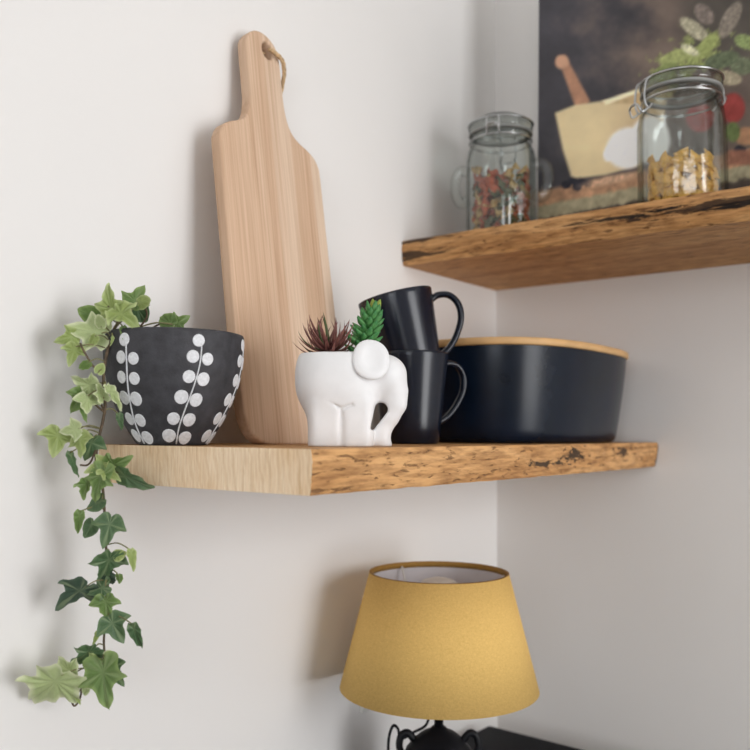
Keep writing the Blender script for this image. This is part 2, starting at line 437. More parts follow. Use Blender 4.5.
# ------------------------------------------------------------------ shelves (live-edge slabs)
def slab(name, axis, length, depth, z0, z1, mats, live, ns, label, seed):
    """cross-sections along the length; the front edge wavers, bulges and is chipped; ends are faces of their own"""
    T = z1 - z0; V, F, MI = [], [], []
    nf = 14; nt = 12
    sec0 = None
    for s in range(ns + 1):
        u = s / ns
        L = u * length
        wav = mnoise.noise(Vector((L * 7, seed, 0))) * live['wave'] + mnoise.noise(Vector((L * 26, seed, 3))) * live['wave'] * 0.35
        under = live['under'](u) + mnoise.noise(Vector((L * 11, seed, 9))) * live['wave']
        ring = []
        # front face from the top edge to the bottom edge, then underside, back, top
        for i in range(nf + 1):
            t = i / nf; z = z1 - T * t
            off = -under * (t ** 1.6) - 0.0016 * (math.exp(-t * nf / 1.2) + math.exp(-(1 - t) * nf / 1.2))
            off += mnoise.noise(Vector((L * 60, z * 160, seed))) * live['rough'] + mnoise.noise(Vector((L * 170, z * 420, seed + 4))) * live['rough'] * 0.5
            zz = z + (mnoise.noise(Vector((L * 30, seed, 20 + i * 0.2))) * live['rough'] * 0.6 if 0 < i < nf else mnoise.noise(Vector((L * 34, seed, 31 + i))) * live['rough'] * 0.5)
            ring.append((depth + wav + off, zz))
        for i in range(1, nt): ring.append((ring[nf][0] * (1 - i / nt), z0))
        ring.append((0, z0)); ring.append((0, z1))
        for i in range(1, nt): ring.append((ring[0][0] * (i / nt), z1))
        for (d, z) in ring:
            V.append((d, L - length, z) if axis == 1 else (L, -d, z))
        if sec0 is None: sec0 = len(ring)
    n = sec0
    for s in range(ns):
        for i in range(n):
            j = (i + 1) % n
            F.append((s * n + i, s * n + j, (s + 1) * n + j, (s + 1) * n + i)); MI.append(0)
    F.append(tuple(range(n))); MI.append(1)
    F.append(tuple(ns * n + i for i in range(n - 1, -1, -1))); MI.append(1)
    me = bpy.data.meshes.new(name); me.from_pydata(V, [], F); me.update()
    for mm in mats: me.materials.append(mm)
    me.polygons.foreach_set('material_index', MI)
    fix_normals(me)
    me.polygons.foreach_set('use_smooth', [True] * len(me.polygons))
    try: me.set_sharp_from_angle(angle=math.radians(38))
    except Exception: pass
    o = bpy.data.objects.new(name, me); COL.objects.link(o)
    return tag(o, label, 'shelf', 'live-edge oak shelves in the corner')

slab('wall_shelf', 1, 0.775, 0.275, -0.036, 0.0, [M['lower_oak'], M['endgrain']],
     dict(wave=0.0016, rough=0.0011, under=lambda u: 0.001 + 0.004 * max(0, u - 0.8) * 5), 260,
     'thick live-edge oak shelf carrying the black planter, mugs and bread bin', 3.0)
slab('wall_shelf', 0, 0.95, 0.275, 0.254, 0.290, [M['upper_oak'], M['upper_oak']],
     dict(wave=0.0022, rough=0.0014, under=lambda u: 0.002 + 0.016 * min(1, u * 1.6)), 300,
     'live-edge oak shelf with dark bark streaks carrying the glass jars and picture', 8.0)

# ------------------------------------------------------------------ cutting board leaning on the left wall
XB, XT, HB = 0.092, 0.020, 0.49
bt = empty('cutting_board', (XB, -0.586, 0.0))
tag(bt, 'long pale wooden paddle cutting board leaning against the wall', 'cutting board')
bt.rotation_euler = (0, math.atan2(XT - XB, HB), 0)        # local z runs up the board, local x is its face normal
hw = 0.081
half = [(0.0, 0.0), (0.045, 0.0), (0.060, 0.003), (0.071, 0.011), (0.078, 0.024), (hw, 0.042), (hw + .001, 0.12), (hw, 0.25), (hw, 0.322),
        (0.079, 0.336), (0.073, 0.346), (0.062, 0.353), (0.048, 0.359), (0.038, 0.366), (0.032, 0.376), (0.0285, 0.392), (0.0275, 0.41), (0.0275, 0.440)]
for k in range(1, 8):
    a = k / 7 * math.pi / 2; half.append((0.0275 * math.cos(a), 0.454 + 0.0285 * math.sin(a)))
half = [Vector((p[0], p[1], 0)) for p in half]
hp = [half[0]] + spline(half[1:], 3)
outline = [(p.x, p.y) for p in hp] + [(-p.x, p.y) for p in hp[-2:0:-1]]
hole = [(0.008 + 0.0085 * math.cos(2 * math.pi * i / 24), 0.4615 + 0.0105 * math.sin(2 * math.pi * i / 24)) for i in range(24)]
bm = bmesh.new()
def loop(pts): 
    vs_ = [bm.verts.new((0, y, z)) for y, z in pts]
    return [bm.edges.new((vs_[i], vs_[(i + 1) % len(vs_)])) for i in range(len(vs_))]
ed = loop(outline) + loop(hole)
bmesh.ops.triangle_fill(bm, edges=ed, use_beauty=True, use_dissolve=False)
ex = bmesh.ops.extrude_face_region(bm, geom=bm.faces[:])
bmesh.ops.translate(bm, vec=(-0.016, 0, 0), verts=[e for e in ex['geom'] if isinstance(e, bmesh.types.BMVert)])
bmesh.ops.recalc_face_normals(bm, faces=bm.faces[:])
be = [e for e in bm.edges if len(e.link_faces) == 2 and e.calc_face_angle(0) > 1.0]
bmesh.ops.bevel(bm, geom=be, offset=0.003, segments=3, profile=0.5, affect='EDGES')
me = bpy.data.meshes.new('board'); bm.to_mesh(me); bm.free()
ob = link('board', me, M['board'], bt)
try: me.set_sharp_from_angle(angle=math.radians(45))
except Exception: pass
loopp = spline([(0.004, 0.006, 0.4610), (0.006, 0.012, 0.4580), (0.006, 0.024, 0.4530), (0.001, 0.032, 0.4440), (-0.006, 0.0345, 0.4300),
                (-0.012, 0.033, 0.4140), (-0.018, 0.0305, 0.4010), (-0.0195, 0.026, 0.4180), (-0.020, 0.018, 0.4460), (-0.017, 0.010, 0.4590), (-0.006, 0.006, 0.4605)], 6)
strands = []
for ph in (0, 1, 2):
    pth = []
    for i, p in enumerate(loopp):
        a = i * 0.75 + ph * 2.094
        pth.append(p + Vector((math.cos(a) * 0.0012, math.sin(a) * 0.0009, math.sin(a) * 0.0009)))
    strands.append(tube(pth, 0.0017, 6))
mesh('hanging_loop', *merge(*strands), M['jute'], bt)['label'] = 'twisted jute hanging loop'

# ------------------------------------------------------------------ planter with white dotted sprigs
PX, PY = 0.0705, -0.7435
pot = empty('plant_pot', (PX, PY, 0), math.atan2(-CR[0], CR[1]) + math.pi / 2)
tag(pot, 'charcoal black plant pot with white dotted sprigs painted on it', 'plant pot')
prof = [(0.0, 0.0), (0.029, 0.0), (0.0325, 0.001), (0.0362, 0.006), (0.0405, 0.0125), (0.0480, 0.0255), (0.0560, 0.044), (0.0600, 0.056), (0.0630, 0.070), (0.0648, 0.084), (0.0654, 0.096), (0.0652, 0.102)]
pp = [(v.x, v.y) for v in spline([Vector((a, b, 0)) for a, b in prof[2:]], 4)]
outer = prof[:2] + pp
inner = [(0.0642, 0.1045), (0.0614, 0.1052), (0.0592, 0.1035), (0.0585, 0.092), (0.056, 0.070), (0.048, 0.035), (0.030, 0.012), (0.0, 0.010)]
def rimwob(a, z): return 1 + 0.006 * math.sin(2 * a + 0.6) + 0.004 * math.sin(3 * a)
mesh('pot_body', *lathe(outer + inner, 96, rimwob), M['pot'], pot)
mesh('soil', *lathe([(0.0, 0.0925), (0.02, 0.0935), (0.04, 0.0925), (0.0565, 0.0905), (0.054, 0.085), (0.0, 0.085)], 48), M['soil'], pot)
zz_ = [p[1] for p in outer]; rr_ = [p[0] for p in outer]
def potr(z, a): return float(np.interp(z, zz_[1:], rr_[1:])) * rimwob(a, z)
def onpot(a, z, lift=0.0):
    r = potr(z, a); s = (potr(z + 0.002, a) - potr(z - 0.002, a)) / 0.004; nl = math.hypot(1, s)
    r += lift / nl; z2 = z - lift * s / nl
    return Vector((r * math.cos(a), r * math.sin(a), z2))
def pot_disc(ac, zc, rad):
    V = [onpot(ac, zc, 0.0005)]; F = []; n = 16
    for ring, (k, lift) in enumerate(((0.93, 0.0005), (1.0, 0.0), (1.0, -0.001))):
        for i in range(n):
            th = 2 * math.pi * i / n; z = zc + rad * k * math.sin(th)
            V.append(onpot(ac + rad * k * math.cos(th) / potr(max(zc, 0.004), ac), max(z, 0.001), lift))
    for i in range(n):
        j = (i + 1) % n
        F.append((0, 1 + i, 1 + j))
        for q in range(2): F.append((1 + q * n + i, 1 + (q + 1) * n + i, 1 + (q + 1) * n + j, 1 + q * n + j))
    return V, F
# in the pot's local frame the camera looks from -y: azimuth -90 deg faces the camera, larger azimuth = further right
def sway(z): return 0.0075 * math.sin((z - 0.02) / 0.098 * math.pi * 1.15 - 0.9) + 0.002
for c in range(6):
    a0 = math.radians(-90 - 31 + 57 * c); amp = (0.55, 1.0, 0.8, 1.1, 0.7, 0.9)[c]
    sx = lambda z: a0 + amp * sway(z) / max(potr(z, a0), 0.045)
    pth = [onpot(sx(z), z, 0.0002) for z in np.linspace(0.002, 0.092, 40)]
    mesh('sprig_stem', *tube(pth, 0.0007, 5), M['dot'], pot)
    rows = [(0.0945, (0,)), (0.0785, (-1, 1)), (0.0605, (-1, 1)), (0.0425, (-1, 1)), (0.0240, (-1, 1)), (0.0078, (-1, 1))]
    for z, sides in rows:
        for s in sides:
            zc = z + (s * -0.0008 if sides != (0,) else 0) + rnd.uniform(-.0006, .0006)
            rr = potr(zc, a0)
            ac = sx(zc) + s * 0.0071 / rr + rnd.uniform(-.0005, .0005) / rr - (0.002 / rr if s == 0 else 0)
            mesh('painted_dot', *pot_disc(ac, zc, rnd.uniform(0.0056, 0.0063)), M['dot'], pot, smooth=False)

# ------------------------------------------------------------------ ivy
def leaf_mesh(name, kind):
    """ivy blade: base at the origin, tip along +y, unit length"""
    outl = {'five': [(0, -.02), (.14, -.17), (.34, -.16), (.50, -.02), (.40, .12), (.52, .30), (.62, .42), (.42, .46), (.26, .52), (.22, .70), (.10, .90), (0, 1.0)],
            'three': [(0, -.02), (.12, -.13), (.30, -.12), (.44, .02), (.60, .22), (.66, .34), (.44, .36), (.27, .44), (.24, .62), (.13, .84), (0, 1.0)],
            'narrow': [(0, 0), (.10, -.05), (.19, .05), (.24, .22), (.20, .36), (.17, .55), (.11, .78), (.04, .94), (0, 1.0)],
            'round': [(0, 0), (.16, -.12), (.36, -.06), (.50, .14), (.53, .38), (.44, .62), (.28, .82), (.12, .95), (0, 1.0)]}[kind]
    R = spline([Vector((x, y, 0)) for x, y in outl], 2)
    pts = [(p.x, p.y) for p in R]; full = pts + [(-x, y) for x, y in pts[-2:0:-1]]
    n = len(full); V, F, rim, vein = [], [], [], []
    cy = 0.22
    V.append((0, cy, 0)); rim.append(0.0); vein.append(0.6)
    for k in (0.35, 0.7, 1.0):
        for i, (x, y) in enumerate(full):
            X, Y = x * k, cy + (y - cy) * k
            Z = 0.22 * abs(X) - 0.16 * max(0, Y - 0.3) ** 2 - 0.25 * X * X + 0.03 * math.sin(i * 1.7) * k
            V.append((X, Y, Z)); rim.append(k ** 2)
            r = math.hypot(x, y - cy); nb = (math.hypot(*[full[(i + 2) % n][0], full[(i + 2) % n][1] - cy]) + math.hypot(*[full[i - 2][0], full[i - 2][1] - cy])) / 2
            vein.append(1.0 if (r > nb * 1.08 or abs(x) < 1e-4) and k < 1 else 0.0)
    for i in range(n):
        j = (i + 1) % n; F.append((0, 1 + i, 1 + j))
        for q in range(2): F.append((1 + q * n + i, 1 + (q + 1) * n + i, 1 + (q + 1) * n + j, 1 + q * n + j))
    me = bpy.data.meshes.new(name); me.from_pydata(V, [], F); me.update()
    for nm, arr in (('rim', rim), ('vein', vein)):
        me.attributes.new(nm, 'FLOAT', 'POINT').data.foreach_set('value', arr)
    return me
ivy = empty('ivy_plant', (PX, PY, 0.096))
tag(ivy, 'trailing variegated ivy growing in the charcoal pot and hanging past the shelf end', 'ivy')
IV = ivy.location.copy()
LM = {}
def leaf_data(kind, m):
    if (kind, m) not in LM:
        me = leaf_mesh('ivy_leaf_' + kind, kind); me.materials.append(M[m]); LM[(kind, m)] = me
        me.polygons.foreach_set('use_smooth', [True] * len(me.polygons))
    return LM[(kind, m)]
def ivydepth(px, d):
    # keep everything in front of the left wall
    k = -(FW[0] + CR[0] * (px - 375) / FPX)
    return min(d, (CAM[0] - 0.012) / k)
main = [(140, 327, .80), (128, 318, .795), (116, 326, .785), (109, 345, .775), (104, 370, .77), (104, 392, .77), (105, 410, .77), (99, 438, .77), (96, 460, .768), (101, 478, .766),
        (104, 500, .766), (105, 530, .766), (107, 560, .766), (108, 590, .766), (107, 615, .766), (104, 638, .766), (104, 658, .766), (97, 668, .766)]
mpts = [at(x, y, d) for x, y, d in main]
sp = spline(mpts, 6)
mesh('main_stem', *tube([p - IV for p in sp], np.linspace(0.0016, 0.0010, len(sp)), 7), M['stem'], ivy)
for br in ([(104, 370, .77), (95, 368, .765), (86, 355, .76), (80, 343, .757)], [(104, 410, .77), (99, 400, .765), (97, 390, .762)], [(99, 440, .77), (90, 463, .764), (80, 465, .76)],
           [(104, 658, .766), (98, 668, .765), (84, 682, .762), (80, 698, .76), (74, 706, .758), (70, 694, .757)], [(128, 318, .795), (118, 312, .785), (108, 306, .775)],
           [(140, 327, .80), (147, 316, .80), (144, 304, .795)], [(104, 412, .77), (96, 405, .765), (88, 396, .76)], [(150, 330, .82), (160, 324, .82), (178, 322, .82)]):
    mesh('side_stem', *tube([at(*b) - IV for b in spline([Vector(q) for q in br], 5)], 0.0009, 6), M['stem'], ivy)
# px, py (blade centre), size px, tip direction in degrees (0 right, 90 up), shape, colour, depth
LV = [(110, 303, 30, 100, 'five', 'ivy_light', .775), (90, 314, 19, 160, 'round', 'ivy_mid', .78), (137, 297, 22, 60, 'three', 'ivy_mid', .79), (143, 302, 16, 10, 'round', 'ivy_light', .785),
      (125, 317, 32, -35, 'three', 'ivy_light', .765), (88, 331, 34, 170, 'five', 'ivy_pale', .77), (67, 338, 20, 200, 'three', 'ivy_light', .765), (100, 322, 13, 100, 'round', 'ivy_pale', .765),
      (73, 354, 21, 250, 'three', 'ivy_light', .76), (124, 333, 18, 275, 'narrow', 'ivy_mid', .765), (85, 365, 11, 220, 'round', 'ivy_mid', .76), (100, 369, 11, 60, 'round', 'ivy_light', .765),
      (168, 322, 17, 150, 'round', 'ivy_mid', .81), (181, 321, 16, 30, 'three', 'ivy_mid', .81), (139, 311, 20, 300, 'round', 'ivy_dark', .80), (85, 383, 24, 160, 'three', 'ivy_pale', .76),
      (79, 400, 24, 240, 'three', 'ivy_mid', .765), (87, 403, 20, 265, 'three', 'ivy_pale', .755), (84, 412, 18, 280, 'narrow', 'ivy_mid', .762), (101, 392, 18, 110, 'five', 'ivy_pale', .76),
      (113, 395, 30, 305, 'narrow', 'ivy_pale', .755), (120, 420, 18, 285, 'narrow', 'ivy_dark', .775), (57, 441, 26, 255, 'three', 'ivy_light', .76), (71, 430, 20, 190, 'three', 'ivy_pale', .757),
      (80, 444, 24, 280, 'three', 'ivy_light', .755), (90, 447, 24, 250, 'three', 'ivy_dark', .765), (73, 462, 28, 285, 'narrow', 'ivy_dark', .76), (98, 467, 22, 200, 'three', 'ivy_light', .755),
      (118, 463, 26, 20, 'three', 'ivy_mid', .76), (100, 482, 32, 250, 'five', 'ivy_mid', .75), (86, 488, 20, 250, 'three', 'ivy_mid', .755), (131, 479, 42, -27, 'narrow', 'ivy_dark', .752),
      (110, 474, 20, 330, 'five', 'ivy_light', .752), (97, 503, 19, 215, 'round', 'ivy_dark', .76), (79, 520, 24, 262, 'narrow', 'ivy_mid', .76), (90, 528, 18, 240, 'round', 'ivy_dark', .76),
      (108, 530, 29, 255, 'three', 'ivy_dark', .755), (107, 565, 32, 250, 'three', 'ivy_dark', .755), (119, 555, 11, 20, 'round', 'ivy_light', .755), (132, 558, 22, 280, 'narrow', 'ivy_light', .755),
      (119, 578, 9, 280, 'round', 'ivy_mid', .757), (109, 577, 14, 290, 'round', 'ivy_blue', .762), (98, 589, 22, 200, 'five', 'ivy_dark', .757), (106, 606, 22, 275, 'three', 'ivy_mid', .755),
      (74, 595, 38, 215, 'three', 'ivy_blue', .752), (115, 628, 28, 300, 'three', 'ivy_dark', .755), (96, 637, 16, 250, 'narrow', 'ivy_light', .757), (136, 634, 32, 290, 'narrow', 'ivy_dark', .752),
      (109, 656, 11, 30, 'round', 'ivy_pale', .757), (85, 655, 30, 215, 'three', 'ivy_dark', .757), (50, 687, 52, 226, 'five', 'ivy_pale', .748), (104, 681, 42, 275, 'five', 'ivy_mid', .745),
      (98, 662, 20, 140, 'three', 'ivy_light', .755), (115, 672, 26, 300, 'three', 'ivy_dark', .757), (66, 668, 24, 130, 'three', 'ivy_pale', .755), (86, 690, 9, 260, 'round', 'ivy_pale', .755),
      (78, 700, 9, 300, 'narrow', 'ivy_light', .755), (93, 340, 12, 240, 'round', 'ivy_light', .765), (112, 340, 10, 260, 'narrow', 'ivy_light', .765), (94, 400, 12, 180, 'round', 'ivy_light', .765)]
for (px, py, sz, ang, kind, m, d) in LV:
    d = ivydepth(px, d)
    cen = at(px, py, d); a = math.radians(ang)
    tip = Vector(CR * math.cos(a) + CU * math.sin(a)); nrm = -Vector(ray(px, py)).normalized()
    tip = (tip + nrm * rnd.uniform(-0.45, 0.55)).normalized(); side = tip.cross(nrm).normalized(); nrm = side.cross(tip)
    roll = rnd.uniform(-0.75, 0.75); side2 = side * math.cos(roll) + nrm * math.sin(roll); nrm2 = side2.cross(tip)
    L = sz / FPX * d * (1.05 if kind != 'narrow' else 1.0)
    base = cen - tip * L * 0.42
    mt = Matrix(((side2.x, tip.x, nrm2.x, 0), (side2.y, tip.y, nrm2.y, 0), (side2.z, tip.z, nrm2.z, 0), (0, 0, 0, 1)))
    o = bpy.data.objects.new('leaf', leaf_data(kind, m)); COL.objects.link(o); o.parent = ivy
    o.matrix_basis = Matrix.Translation(base - IV) @ mt @ Matrix.Diagonal((L * rnd.uniform(0.82, 1.12), L * 1.06, L * rnd.uniform(0.7, 2.4) * (-1 if rnd.random() < 0.3 else 1), 1))
    # petiole to the nearest point of the stem
    near = min(sp, key=lambda q: (q - base).length + 0.25 * max(0, base.z - q.z))
    if 0.004 < (near - base).length < 0.05:
        mid = (near + base) / 2 + Vector((0, 0, 0.003)) + nrm * 0.002
        mesh('petiole', *tube([q - IV for q in spline([near, mid, base + tip * L * 0.05], 4)], 0.0006, 5), M['petiole'], ivy)

# ------------------------------------------------------------------ elephant planter
EU = Vector((CR[0], CR[1], 0)).normalized(); EZ = math.atan2(EU.y, EU.x)
EL = Vector((0.205, -0.64, 0))
el = empty('elephant_planter', EL, EZ)
tag(el, 'white ceramic elephant planter with its trunk curled down to the shelf', 'planter')
def eleph(X, Y, Z):
    body = ellipsoid(X, Y, Z, (-1.55, 0, 6.55), (3.95, 3.55, 3.9), 2.5)
    lower = ellipsoid(X, Y, Z, (-0.9, 0, 4.2), (3.4, 3.0, 3.3), 2.6)
    body = smin(body, lower, 0.9)
    body = smin(body, rbox(X, Y, Z, (-1.0, 0, 2.6), (3.0, 2.75, 3.3), 1.1), 0.7)
    for cu, hw_ in ((-2.42, 1.55), (0.55, 1.45)):
        for sv in (-1, 1):
            leg = rbox(X, Y, Z, (cu + 0.0, sv * 1.55, 1.9), (hw_, 1.4, 2.9), 0.8)
            body = smin(body, leg, 0.45)
    head = ellipsoid(X, Y, Z, (2.75, 0, 6.75), (2.45, 2.3, 2.15), 2.2)
    body = smin(body, head, 0.8)
    tr = [((3.3, 0, 6.6), 1.85), ((3.85, 0, 5.2), 1.45), ((3.95, 0, 4.1), 1.22), ((3.5, 0, 2.9), 1.0), ((2.95, 0, 1.7), 0.82), ((2.75, 0, 0.9), 0.78), ((3.05, 0, 0.1), 0.82)]
    for (p, r0), (q, r1) in zip(tr[:-1], tr[1:]):
        body = smin(body, capsule(X, Y, Z, p, q, r0, r1), 0.5)
    body = smin(body, capsule(X, Y, Z, (1.6, 0, 0.5), (2.7, 0, 0.5), 0.9, 0.75), 0.3)
    hole_ = capsule(X, Y * 0, Z, (1.98, 0, 1.75), (2.80, 0, 3.55), 0.2, 0.66)
    body = smax(body, -hole_, 0.18)
    # groove between the legs, branching above into the belly fold
    g = capsule(X, (np.abs(Y) - 2.98), Z, (-0.95, 0, 0), (-0.95, 0, 3.5), 0.10, 0.09)
    g = np.minimum(g, capsule(X, (np.abs(Y) - 3.02), Z, (-0.95, 0, 3.5), (-2.0, 0, 4.2), 0.09, 0.04))
    g = np.minimum(g, capsule(X, (np.abs(Y) - 3.02), Z, (-0.95, 0, 3.5), (0.1, 0, 3.9), 0.09, 0.04))
    body = smax(body, -g, 0.35)
    body = smax(body, Z - np.where(X > 0.6, 8.9 + np.clip((X - 0.6) * 2.0, 0, 1.2), 8.9), 0.22)
    body = smax(body, -Z, 0.12)
    cav = ellipsoid(X, Y, Z, (-1.75, 0, 9.2), (3.0, 2.85, 3.6), 2.6)
    return smax(body, -cav, 0.2)
V, F = surface_nets(eleph, (-6.2, -4.2, -0.6), (6.2, 4.2, 10.4), 0.13)
mesh('elephant_body', V * 0.01 * 0.985, F, M['ceramic'], el)
def ear_sdf(X, Y, Z):
    d = ellipsoid(X, Y, Z, (0, 0, 0), (1.78, 0.40, 1.95), 2.15)
    dish = ellipsoid(X, Y, Z, (0.05, -0.75, 0.05), (1.42, 0.66, 1.58), 2.0)
    return smax(d, -dish, 0.15)
V, F = surface_nets(ear_sdf, (-2.3, -0.9, -2.3), (2.3, 0.9, 2.3), 0.09)
for s in (-1, 1):
    o = mesh('ear', V * 0.01, F, M['ceramic'], el, loc=(0.0180, s * 0.0275, 0.0800), rot=(0, 0, 0))
    o.rotation_euler = Euler((math.radians(-14), math.radians(8), math.radians(14))) if s < 0 else Euler((math.radians(14), math.radians(8), math.radians(166)))
mesh('planting_gravel', *lathe([(0, .0835), (.012, .084), (.0245, .083), (.0245, .078), (0, .078)], 32), M['soil'], el, loc=(-0.0175, 0, 0))

# ------------------------------------------------------------------ succulents in the elephant
def spike_mesh(L, wd):
    pth = [Vector((0, L * t, -0.16 * L * (1 - (2 * t - 1) ** 2) + 0.10 * L * t * t)) for t in np.linspace(0, 1, 8)]
    rad = [wd * (0.75 + 0.45 * math.sin(t * 2.6)) * (1 - t ** 3) + 0.00015 for t in np.linspace(0, 1, 8)]
    return tube(pth, rad, 6, flat=0.45, up=(1, 0, 0))
ag = empty('air_plant', EL + Matrix.Rotation(EZ, 3, 'Z') @ Vector((-0.0225, -0.006, 0.0865)), EZ)
tag(ag, 'small dark red spiky succulent in the elephant planter', 'succulent')
vs_, fs_ = spike_mesh(0.037, 0.0013)
spk = [bpy.data.meshes.new('spike_leaf') for _ in range(2)]
for s_, mm in zip(spk, ('agave', 'agave_green')):
    s_.from_pydata([tuple(v) for v in vs_], [], fs_); s_.materials.append(M[mm]); s_.polygons.foreach_set('use_smooth', [True] * len(s_.polygons))
for i in range(62):
    az = i * 2.39996; t = (i + 0.5) / 62; elv = math.radians(88 - 80 * t ** 0.8)
    o = bpy.data.objects.new('spike_leaf', spk[1 if i % 9 == 4 else 0]); COL.objects.link(o); o.parent = ag
    o.rotation_euler = Euler((elv, rnd.uniform(-.5, .5), az), 'XYZ'); k = rnd.uniform(0.8, 1.08) * (0.92 + 0.12 * t); o.scale = (k, k, k)
    o.location = (0, 0, 0.002 + 0.004 * (1 - t))
mesh('crown', *lathe([(0, -.001), (.005, 0), (.005, .004), (.0, .008)], 12), M['agave'], ag)

sd = empty('sedum_plant', EL + Matrix.Rotation(EZ, 3, 'Z') @ Vector((0.0075, 0.004, 0.0815)), EZ)
tag(sd, 'small bright green plump-leaved succulent in the elephant planter', 'succulent')
axis = spline([Vector((0, 0, 0)), Vector((0.004, 0, 0.018)), Vector((0.010, 0, 0.036)), Vector((0.0145, 0, 0.048))], 6)
mesh('stalk', *tube(axis, 0.0016, 7), M['sedum'], sd)
vs_, fs_ = tube([Vector((0, 0.017 * t, 0.0045 * t * t)) for t in np.linspace(0, 1, 7)], [0.0014, 0.0025, 0.0033, 0.0036, 0.0034, 0.0024, 0.0006], 7, flat=0.6, up=(1, 0, 0))
plm = {}
for mm in ('sedum', 'sedum_tip'):
    q = bpy.data.meshes.new('plump_leaf'); q.from_pydata([tuple(v) for v in vs_], [], fs_); q.materials.append(M[mm]); q.polygons.foreach_set('use_smooth', [True] * len(q.polygons)); plm[mm] = q
N = 74
for i in range(N):
    t = i / (N - 1); p = axis[min(int((0.15 + 0.85 * t) * (len(axis) - 1)), len(axis) - 1)]
    o = bpy.data.objects.new('plump_leaf', plm['sedum_tip' if t > 0.84 else 'sedum']); COL.objects.link(o); o.parent = sd
    o.location = p; k = (1.12 - 0.25 * t) * rnd.uniform(0.9, 1.1) * (0.62 if t > 0.9 else 1)
    o.scale = (k, k, k); o.rotation_euler = Euler((math.radians(8 + 62 * t ** 2.2), 0, i * 2.39996), 'XYZ')

# ------------------------------------------------------------------ mugs
def mug(name, label, handle_az):
    t = empty(name); tag(t, label, 'mug', 'navy mugs stacked on the lower shelf')
    pr = [(0, 0.0015), (0.027, 0.0015), (0.0285, 0.0), (0.0312, 0.0006), (0.0325, 0.003), (0.0345, 0.018), (0.0365, 0.036), (0.0388, 0.058), (0.0412, 0.080), (0.0432, 0.098), (0.0436, 0.1025), (0.0432, 0.1042),
          (0.0420, 0.1045), (0.0408, 0.1030), (0.0395, 0.085), (0.0362, 0.055), (0.0332, 0.028), (0.0305, 0.009), (0.026, 0.006), (0, 0.0055)]
    mesh('mug_body', *lathe(pr, 72), M['navy'], t)
    prof_ = spline([Vector((0.0395, 0, 0.090)), Vector((0.050, 0, 0.0945)), Vector((0.0635, 0, 0.0915)), Vector((0.0715, 0, 0.079)), Vector((0.0705, 0, 0.062)), Vector((0.0605, 0, 0.044)), Vector((0.0480, 0, 0.031)), Vector((0.0345, 0, 0.024))], 6)
    h = mesh('handle', *tube(prof_, [0.0054] * len(prof_), 12, flat=0.72, up=(0, 1, 0)), M['navy'], t, rot=(0, 0, handle_az))
    return t
camaz = math.atan2(CR[1], CR[0])
m1 = mug('coffee_mug', 'navy blue mug standing upright on the shelf under a second mug', camaz + math.radians(27))
m1.location = (0.150, -0.465, 0)
m2 = mug('coffee_mug', 'navy blue mug tilted inside the mouth of another mug', 0)
# tilt within the picture-parallel vertical plane so that its rim drops to one side
m2.matrix_world = Matrix.Translation(Vector((0.150, -0.465, 0.0)) + EU * 0.0062 + Vector((0, 0, 0.0695))) @ Matrix.Rotation(EZ, 4, 'Z') @ Matrix.Rotation(math.radians(-14), 4, 'Y') @ Matrix.Rotation(math.radians(8), 4, 'Z')

# ------------------------------------------------------------------ bread bin
bb = empty('bread_bin', (0.144, -0.194, 0)); tag(bb, 'long navy blue bread bin with a thin wooden lid', 'bread bin')
def selps(a, b, n=96, p=2.7):
    out = []
    for i in range(n):
        th = 2 * math.pi * i / n; c, s = math.cos(th), math.sin(th)
        out.append((a * math.copysign(abs(c) ** (2 / p), c), b * math.copysign(abs(s) ** (2 / p), s)))
    return out
def loftbox(levels, n=96, p=2.7):
    V, F = [], []
    for (a, b, z) in levels: V += [(x, y, z) for x, y in selps(a, b, n, p)]
    m = len(levels)
    for k in range(m - 1):
        for i in range(n):
            j = (i + 1) % n; F.append((k * n + i, k * n + j, (k + 1) * n + j, (k + 1) * n + i))
    F.append(tuple(range(n - 1, -1, -1))); F.append(tuple((m - 1) * n + i for i in range(n)))
    return V, F
bw, bl_, bh = 0.127, 0.187, 0.119
lev = [(bw - .026, bl_ - .026, 0.0), (bw - .020, bl_ - .020, 0.0012), (bw - .0165, bl_ - .0165, 0.005)]
for t in np.linspace(0.08, 1, 14): lev.append((bw - .0165 * (1 - t) ** 1.25, bl_ - .0165 * (1 - t) ** 1.25, bh * t))
lev += [(bw - .004, bl_ - .004, bh), (bw - .006, bl_ - .006, bh - .01), (bw - .02, bl_ - .02, 0.008)]
mesh('bin_body', *loftbox(lev), M['bin'], bb)
lid = mesh('lid', *loftbox([(bw - .008, bl_ - .008, bh - .006), (bw - .008, bl_ - .008, bh + .0005), (bw + .0015, bl_ + .0015, bh + .0005), (bw + .003, bl_ + .003, bh + .002), (bw + .003, bl_ + .003, bh + .008), (bw + .0015, bl_ + .0015, bh + .0095), (bw - .004, bl_ - .004, bh + .0100)]), M['bamboo'], bb)
for me in (lid.data, bb.children[0].data):
    try: me.set_sharp_from_angle(angle=math.radians(50))
    except Exception: pass

